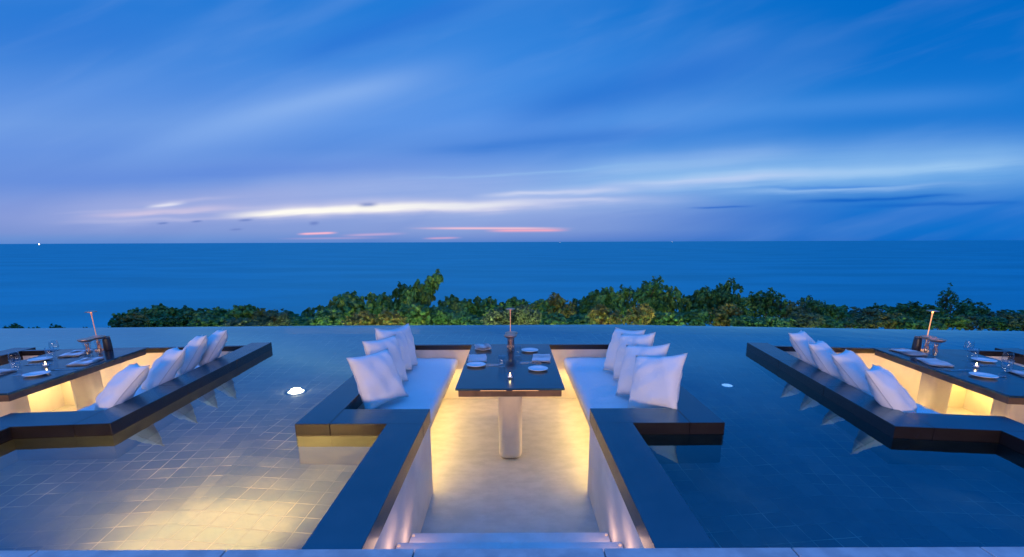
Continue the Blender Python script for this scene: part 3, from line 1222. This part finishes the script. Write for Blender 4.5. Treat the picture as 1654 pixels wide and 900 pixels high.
def b_lamp(hot=False):
    root = thing('table_lamp', '', 'lamp')
    bm = bmesh.new()
    lathe(bm, [(0, 0), (.036, 0), (.038, .004), (.034, .012), (.008, .017), (.0045, .03), (.0040, .30), (.0058, .38), (.0085, .402), (0, .404)], 24)
    obj('stem', bm, M['glow_stem' if hot else 'emissive_stem'], root, True)
    bm = bmesh.new()
    lathe(bm, [(0, .422), (.02, .421), (.048, .414), (.052, .409), (.050, .408), (.020, .4135), (0, .4145)], 32)
    obj('shade', bm, M['copper'], root, True)
    bm = bmesh.new()
    lathe(bm, [(0, .4045), (.008 if not hot else .012, .4047), (.009 if not hot else .013, .409), (0, .4135)], 16)
    obj('bulb', bm, M['bulb_hot' if hot else 'bulb'], root, True)
    return root


def b_pot():
    root = thing('dark_canister', '', 'canister')
    bm = bmesh.new()
    prof = [(0, 0), (.036, 0), (.038, .006), (.037, .06), (.034, .12), (.030, .142), (.028, .142), (.030, .12), (.033, .06), (.033, .01), (0, .008)]
    lathe(bm, prof, 28)
    obj('body', bm, M['darkpot'], root, True)
    bm = bmesh.new()
    lathe(bm, [(.0305, .138), (.033, .140), (.033, .146), (.0275, .146), (.0275, .143), (.0295, .1425)], 28)
    obj('rim', bm, M['copper'], root, True)
    return root


# middle table, laid as measured
r0 = 0.0
for key in PODS:
    pn = PN[key]
    rz = PODS[key][1]
    if key == 'mid':
        make('plate', b_plate_single, 'white side plate nearest the camera on the right of the middle table', 'plate', tp(key, .245, .52), 0, 'white side plates')
        make('plate', b_plate_single, 'white side plate at the far left corner of the middle table', 'plate', tp(key, -.285, 1.30), 0, 'white side plates')
        make('plate', b_plate_single, 'white side plate beyond the napkin on the right of the middle table', 'plate', tp(key, .20, 1.22), 0, 'white side plates')
        make('plate', b_plate_single, 'white side plate at the near left of the middle table beside cutlery', 'plate', tp(key, -.31, .66), 0, 'white side plates')
        make('napkin', b_napkin, 'folded white napkin on the left of the middle table', 'napkin', tp(key, -.315, .90), R(4), 'folded white napkins')
        make('napkin', b_napkin, 'folded white napkin on the right of the middle table', 'napkin', tp(key, .30, .90), R(-5), 'folded white napkins')
        o = make('napkin', b_napkin, 'white napkin lying on the far left plate of the middle table', 'napkin', tp(key, -.29, 1.33, .019), R(12), 'folded white napkins')
        o.scale = (.9, .7, 1)
        make('tumbler', b_tumbler, 'clear tumbler left of the centre of the middle table', 'glass', tp(key, -.075, .60), 0, 'clear water tumblers')
        make('tumbler', b_tumbler, 'clear tumbler close to the copper-lidded vases on the middle table', 'glass', tp(key, .075, 1.0), 0, 'clear water tumblers')
        make('candle', b_candle, 'tealight glowing in a glass cup near the front of the middle table', 'candle', tp(key, .0, .27), 0)
        cut = [(-.20, .66, 1), (.19, .74, -1)]
        yl, dk = 1.22, .1
    else:
        s = 1 if key == 'left' else -1
        near = 'camera side'
        make('plate', b_plate_single, f'white side plate at the near corner of the {pn} table', 'plate', tp(key, s * .20, .50), 0, 'white side plates')
        make('plate', b_plate_single, f'white side plate at the far outer side of the {pn} table', 'plate', tp(key, -s * .24, 1.05), 0, 'white side plates')
        make('napkin', b_napkin, f'folded white napkin near the inner edge of the {pn} table', 'napkin', tp(key, s * .27, .92), rz + R(8 * s), 'folded white napkins')
        make('napkin', b_napkin, f'folded white napkin across the table from the near plate, {pn} table', 'napkin', tp(key, -s * .20, .55), rz + R(-6), 'folded white napkins')
        make('napkin', b_napkin, f'folded white napkin at the rear of the {pn} table by the lidded vases', 'napkin', tp(key, -s * .10, 1.28) if key == 'left' else tp(key, s * .22, 1.33), rz + R(10), 'folded white napkins')
        make('wine', b_wine, f'stemmed wine glass at the middle of the {pn} table', 'glass', tp(key, -s * .02, .58), 0, 'stemmed wine glasses')
        make('wine', b_wine, f'stemmed wine glass nearer the lidded vases on the {pn} table', 'glass', tp(key, -s * .10, 1.06), 0, 'stemmed wine glasses')
        make('tumbler', b_tumbler, f'clear tumbler beside a wine glass at the middle of the {pn} table', 'glass', tp(key, -s * .10, .66), 0, 'clear water tumblers')
        make('tumbler', b_tumbler, f'clear tumbler beside the rear wine glass of the {pn} table', 'glass', tp(key, -s * .20, 1.12), 0, 'clear water tumblers')
        make('candle', b_candle, f'tealight in a glass cup on the {pn} table', 'candle', tp(key, s * .02, .80), 0)
        cut = [(s * .27, .66, 1), (s * .12, .50, -1), (-s * .12, .86, 1)]
        yl, dk = 1.20, .11
    for i, (x, y, d) in enumerate(cut):
        side = 'left' if x < 0 else 'right'
        cl = f'{side} side of the {pn} table' if key == 'mid' else ('by the inner edge', 'next to the near plate', 'by the outer edge')[i] + f' of the {pn} table'
        make('fork', b_fork, f'steel fork lying {"on the " if key == "mid" else ""}{cl}', 'fork', tp(key, x, y), rz + R(86 * d), 'table forks')
        make('knife', b_knife, f'steel knife lying {"on the " if key == "mid" else ""}{cl}', 'knife', tp(key, x + .01, y + .035), rz + R(83 * d), 'table knives')
    vx = {'mid': 0.0, 'left': 0.085, 'right': -0.075}[key]
    make('goblet', b_goblet, f'nearer copper-lidded glass vase on the {pn} table', 'vase', tp(key, vx, yl), 0, 'copper-lidded glass vases')
    make('goblet', b_goblet, f'farther copper-lidded glass vase on the {pn} table', 'vase', tp(key, vx + .012, yl + .128), 0, 'copper-lidded glass vases')
    make('pot', b_pot, f'dark ribbed canister behind the copper-lidded vases on the {pn} table', 'canister', tp(key, vx + 0.005, yl + .245), 0, 'dark canisters')
    ll = {'mid': 'slim copper lamp rising behind the vases on the middle table', 'left': 'slim copper lamp behind the vases on the left-hand table',
          'right': 'slim copper lamp with a brightly glowing bulb on the right-hand table'}[key]
    lx, ly = {'mid': (0.0, yl + .20), 'left': (vx - .075, yl + .235), 'right': (vx + .075, yl + .235)}[key]
    o = make('lamp_hot' if key == 'right' else 'lamp', (lambda: b_lamp(True)) if key == 'right' else b_lamp, ll, 'lamp', tp(key, lx, ly), 0, 'slim copper table lamps')
    if key != 'mid':
        o.rotation_euler = (0, R(-1.5 if key == 'left' else 1.5), 0)


# ------------------------------------------------------------------ lights in the pool floor
def through_water(u, v, zfloor):
    d = ray(u, v)
    t = (ZW - H) / d.z
    p = Vector((0, 0, H)) + d * t
    hz = Vector((d.x, d.y, 0))
    ch = hz.length / d.length
    c2 = ch / 1.333
    s2 = math.sqrt(1 - c2 * c2)
    return p + hz.normalized() * (ZW - zfloor) * c2 / s2 + Vector((0, 0, zfloor - ZW))


def pool_light(u, v, mat, label, rad):
    p = through_water(u, v, ZP)
    root = thing('pool_light', label, 'pool light', (p.x, p.y, ZP), 0, 'round lights in the pool floor')
    bm = bmesh.new()
    lathe(bm, [(rad + .022, 0.0), (rad + .020, .010), (rad + .002, .014), (rad, .008)], 36)
    obj('trim_ring', bm, M['silver'], root, True)
    bm = bmesh.new()
    lathe(bm, [(rad, .007), (rad * .7, .012), (0, .014)], 36)
    obj('lens', bm, mat, root, True)
    return p


pool_light(478, 634, M['poollens'], 'round warm-white light in the pool floor left of the middle pod', 0.078)
lamp('pool_light_spill', 'POINT', through_water(478, 634, ZP) + Vector((0, 0, .06)), (1.0, 0.8, 0.5), 2.6, 0.05)
pool_light(1174, 624, M['poollens_dim'], 'small dim bluish light in the pool floor right of the middle pod', 0.05)

# wall-mounted underwater lamp below the deck, left of the steps
lp = Vector((-1.30 * H, YD + 0.05, -0.22))
root = thing('underwater_lamp', 'warm underwater lamp on the pool wall under the deck, left of the steps', 'pool light', lp)
bm = bmesh.new()
lathe(bm, [(0, 0), (.05, 0), (.06, .02), (.06, .05), (0, .06)], 24)
o = obj('housing', bm, M['silver'], root, True)
o.rotation_euler = (R(90), 0, 0)
o.location = (0, 0.0, 0)
lamp('underwater_spot', 'SPOT', (lp.x, lp.y + 0.03, lp.z), (1.0, 0.52, 0.14), 740, 0.06, (-1.62 * H, 3.2 * H, ZP), spot_size=R(132), spot_blend=1.0)


# ------------------------------------------------------------------ bushes and trees beyond the weir
LEAF = [(0, -0.5), (0.34, -0.34), (0.5, 0.05), (0.32, 0.42), (0, 0.55), (-0.32, 0.42), (-0.5, 0.05), (-0.34, -0.34)]


def leaf(vs, fs, p, n, up, size, rn, narrow=1.0):
    n = n.normalized()
    t = n.cross(up)
    if t.length < 1e-3:
        t = Vector((1, 0, 0))
    t.normalize()
    b = n.cross(t)
    k = len(vs)
    for x, y in LEAF:
        fold = 0.18 * abs(x) - 0.15 * y * y
        vs.append(p + t * (x * size * narrow) + b * (y * size) + n * (fold * size))
    fs.append(tuple(range(k, k + 8)))


def bush_meshes(seed, rx, rz, nclump, leafsize, narrow=1.0, spur=None):
    """crown: clumps of leaves over an uneven lobed volume; trunk: limbs to the clumps. origin at the base centre of the crown"""
    rn = random.Random(seed)
    vs, fs = [], []
    lobes = []
    for k in range(rn.randint(4, 6)):
        a = rn.uniform(0, 6.28)
        rr = rn.uniform(0.15, 0.62) * rx
        lobes.append((Vector((rr * math.cos(a), rr * math.sin(a) * 0.8, rz * rn.uniform(0.35, 0.86))), rn.uniform(0.34, 0.55) * rx, rn.uniform(.7, 1.25)))
    lobes.append((Vector((0, 0, rz * 0.5)), 0.6 * rx, 1.0))
    if spur:
        for k in range(5):
            t = k / 4
            lobes.append((Vector((spur[0] * t, spur[1] * t, rz * 0.7 + spur[2] * t)), rx * (0.30 - 0.16 * t), 1.0))
    tips = []
    for i in range(nclump):
        c, r, sq = rn.choice(lobes)
        d = Vector((rn.gauss(0, 1), rn.gauss(0, 1), rn.gauss(0.25, 0.9))).normalized()
        rad = r * rn.uniform(0.60, 1.08)
        p = c + Vector((d.x * rad, d.y * rad, d.z * rad * sq * rz / rx * 0.75))
        if p.z < -rz * .35:
            p.z = -rz * .35 + rn.random() * .3
        tips.append(p)
        m = rn.randint(7, 11)
        cs = leafsize * rn.uniform(0.75, 1.2)
        for j in range(m):
            dd = (d + Vector((rn.gauss(0, .7), rn.gauss(0, .7), rn.gauss(.25, .6)))).normalized()
            q = p + dd * cs * rn.uniform(0.3, 1.1)
            nn = (dd + Vector((rn.gauss(0, .5), rn.gauss(0, .5) - .1, rn.gauss(.5, .5))))
            leaf(vs, fs, q, nn, dd, cs * rn.uniform(.75, 1.15), rn, narrow)
    me = bpy.data.meshes.new('crown')
    me.from_pydata(vs, [], fs)
    bm = bmesh.new()
    z_root = -2.2
    tube(bm, [(0, 0, z_root), (0.03, 0.02, -0.9), (0.0, 0, 0.05 * rz), (0.02, 0, .35 * rz)], [0.07, 0.055, 0.045, 0.025], 7)
    for c, r, sq in lobes[:-1]:
        st = Vector((0, 0, rn.uniform(-.8, .0)))
        midp = st.lerp(c, 0.5) + Vector((rn.uniform(-.08, .08), rn.uniform(-.08, .08), -.06))
        tube(bm, [st, midp, c], [0.035, 0.025, 0.012], 6)
    for p in rn.sample(tips, min(len(tips), 22)):
        c = min((l[0] for l in lobes), key=lambda q: (q - p).length)
        tube(bm, [c * 0.8, c.lerp(p, .6), p], [0.012, 0.008, 0.004], 5)
    tm = bpy.data.meshes.new('trunk')
    for f in bm.faces:
        f.smooth = True
    bm.to_mesh(tm)
    bm.free()
    tm.materials.append(M['bark'])
    return me, tm


TEMPL = {}
for k, (mat, lsz, nar, ncl) in enumerate((('leaf_a', .135, 1.0, 230), ('leaf_b', .13, .9, 230), ('leaf_a', .15, 1.0, 210), ('leaf_c', .12, .8, 200), ('leaf_d', .12, .65, 210), ('leaf_b', .12, .65, 230), ('leaf_a', .125, .7, 210))):
    me, tm = bush_meshes(100 + k, 0.95, 1.0, ncl, lsz, nar)
    me.materials.append(M[mat])
    TEMPL[k] = (me, tm)
me, tm = bush_meshes(77, 0.85, 1.0, 240, .12, 1.0, spur=(.80, .1, .62))
me.materials.append(M['leaf_a'])
TEMPL['spur'] = (me, tm)
me, tm = bush_meshes(78, 0.42, 1.3, 110, .085, .5)
me.materials.append(M['leaf_b'])
TEMPL['slim'] = (me, tm)


def bush(u, vtop, d, tk, half_px, label, cat='bush', name='leafy_bush', seed=0):
    rn = random.Random(seed * 7 + 1)
    dr = ray(u, vtop)
    x = dr.x / dr.y * d
    ztop = H + dr.z / dr.y * d
    sx = half_px / FPX * d / 0.95
    base = ZW + (ZW - H) / (5.9 * H) * (d - 5.9 * H)        # where the weir hides it
    hgt = max(0.45, ztop - base + .1)
    sz = hgt / 1.22
    root = thing(name, label, cat, (x, d, ztop - 1.22 * sz), rn.uniform(0, 6.28) if tk != 'spur' else 0.0, 'bushes beyond the infinity edge')
    root.scale = (sx, sx, sz)
    me, tm = TEMPL[tk]
    link('crown', me, None, root)
    link('trunk', tm, None, root)
    return root


ordn = lambda n: f'{n}{"th" if 10 < n % 100 < 14 else {1: "st", 2: "nd", 3: "rd"}.get(n % 10, "th")}'
back = [(222, 488, 12.5, 0, 34), (262, 489, 12.0, 2, 34), (305, 496, 12.2, 1, 30), (345, 487, 12.4, 0, 36), (392, 488, 12.6, 2, 34), (430, 495, 12.2, 3, 34), (470, 501, 12, 1, 30),
        (522, 483, 12.6, 0, 32), (560, 468, 12.8, 2, 42), (606, 458, 13.0, 0, 44), (650, 459, 12.6, 1, 40), (676, 455, 12.2, 'spur', 38), (738, 474, 12.8, 2, 38), (778, 466, 13.0, 0, 42),
        (822, 480, 12.8, 1, 36), (866, 479, 13.2, 2, 36), (910, 472, 13.4, 3, 36), (955, 469, 13.6, 1, 38), (990, 458, 13.8, 6, 38), (1036, 452, 14.0, 5, 42), (1082, 457, 14.2, 6, 40),
        (1126, 465, 14.4, 1, 36), (1166, 455, 14.6, 5, 34), (1196, 470, 14.4, 6, 34), (1236, 468, 14.6, 5, 36), (1282, 481, 14.8, 4, 34), (1316, 480, 15, 5, 26), (1350, 489, 15, 6, 34),
        (1398, 494, 15.2, 4, 38), (1448, 488, 15.2, 5, 38), (1494, 489, 15.4, 6, 36), (1536, 476, 15.4, 'slim', 36), (1572, 488, 15.4, 5, 34), (1618, 499, 15.2, 4, 36), (1662, 501, 15, 5, 36)]
look = {0: 'round-leaved green bush', 1: 'dark round-leaved bush', 2: 'green bush with large leaves', 3: 'orange-leaved bush', 4: 'grey-green fine-leaved bush', 5: 'dark fine-leaved bush', 6: 'fine-leaved green bush',
        'spur': 'large-leaved bush with a branch jutting up to the right', 'slim': 'slim tree rising above the bushes near the right edge'}
for i, (u, v, d, tk, hp) in enumerate(back):
    lab = look[tk] + ('' if tk in ('spur', 'slim') else f', {ordn(i + 1)} from the left in the tall rear row')
    bush(u, v, d, tk, hp, lab, 'tree' if tk == 'slim' else 'bush', 'slender_tree' if tk == 'slim' else 'leafy_bush', i)
frnt = []
for i in range(33):
    u = 210 + i * 45.5
    if u < 500: v = 506 + 5 * math.sin(i * 2.1)
    elif u < 1200: v = 495 + 8 * math.sin(i * 1.7)
    else: v = 508 + 5 * math.sin(i * 2.3)
    tk = [3, 0, 4, 1, 2, 3, 0, 4, 1][(i * 4) % 9] if u < 1150 else [4, 6, 5, 3, 4, 5][(i * 5) % 6]
    frnt.append((u, v, 10.2 + .8 * math.sin(i * 1.3) + (1.2 if u > 1100 else 0), tk, 36))
for i, (u, v, d, tk, hp) in enumerate(frnt):
    bush(u, v, d, tk, hp, look[tk] + f', {ordn(i + 1)} from the left in the low front row', seed=50 + i)
for i, (u, v, hp, nm) in enumerate(((12, 523, 22, 'low bush peeping over the pool edge at the far left'), (52, 522, 20, 'second low bush peeping over the pool edge from the far left'),
                                (96, 524, 18, 'low bush peeping over the pool edge, left of the copper lamp'), (136, 525, 12, 'tiny bush top just left of the copper lamp stem'), (186, 519, 18, 'low bush right of the left-hand copper lamp'))):
    bush(u, v, 10.5, (3, 0, 1, 4, 0)[i], hp, nm, seed=90 + i)


for i, x in enumerate((-5.2, -3.3, -1.2, 1.2, 3.6, 6.0, 8.4, 11.0)):
    lamp('garden_spot', 'SPOT', (x, 7.55 - max(0, x - 2) * 0.10, -1.05), (1.0, 0.94, 0.56), 230 + 50 * (i % 3), 0.08, (x + .4, 11.5, 0.5), spot_size=R(150), spot_blend=1.0)


# ------------------------------------------------------------------ boats on the horizon
def boat(u, dist, size, glow, label):
    dr = ray(u, 391)
    x = dr.x / dr.y * dist
    root = thing('fishing_boat', label, 'boat', (x, dist, -26), R(80), 'far boats on the horizon')
    root.scale = (size, size, size)
    bm = bmesh.new()
    prof = [(-10, 2.6, 2.6), (-6, 3.0, 2.4), (4, 3.0, 2.6), (9, 1.6, 3.4), (12, .1, 4.4)]
    rows = []
    for x_, w, z in prof:
        rows.append([bm.verts.new((x_, -w, z)), bm.verts.new((x_, -w * .6, -.4)), bm.verts.new((x_, w * .6, -.4)), bm.verts.new((x_, w, z))])
    for a, b in zip(rows, rows[1:]):
        for i in range(4):
            j = (i + 1) % 4
            bm.faces.new((a[i], a[j], b[j], b[i]))
    bm.faces.new(rows[0][::-1]); bm.faces.new(rows[-1])
    obj('hull', bm, M['hull'], root)
    bm = bmesh.new()
    box(bm, -5, 1, -1.8, 1.8, 2.6, 5.6, .2)
    obj('cabin', bm, M['plaster'], root)
    bm = bmesh.new()
    tube(bm, [(-2, 0, 5.6), (-2, 0, 10)], [.25, .15], 6)
    obj('mast', bm, M['hull'], root)
    bm = bmesh.new()
    lathe(bm, [(0, -glow), (glow * .7, -glow * .7), (glow, 0), (glow * .7, glow * .7), (0, glow)], 12, -2, 0, 10 + glow)
    obj('mast_light', bm, M['shiplight'], root, True)
    return root


boat(63, 7000, 1.0, 6.5, 'far boat with a bright lamp on the horizon at the left')
boat(905, 11000, 1.2, 1.6, 'tiny boat light on the horizon just right of the centre')
boat(1086, 11500, 1.2, 1.6, 'tiny boat light on the horizon, farthest right of the three')

scene.render.engine = 'CYCLES'
scene.cycles.max_bounces = 12
scene.cycles.transparent_max_bounces = 32
scene.cycles.transmission_bounces = 8
scene.cycles.glossy_bounces = 5
scene.cycles.diffuse_bounces = 4
scene.cycles.sample_clamp_indirect = 6
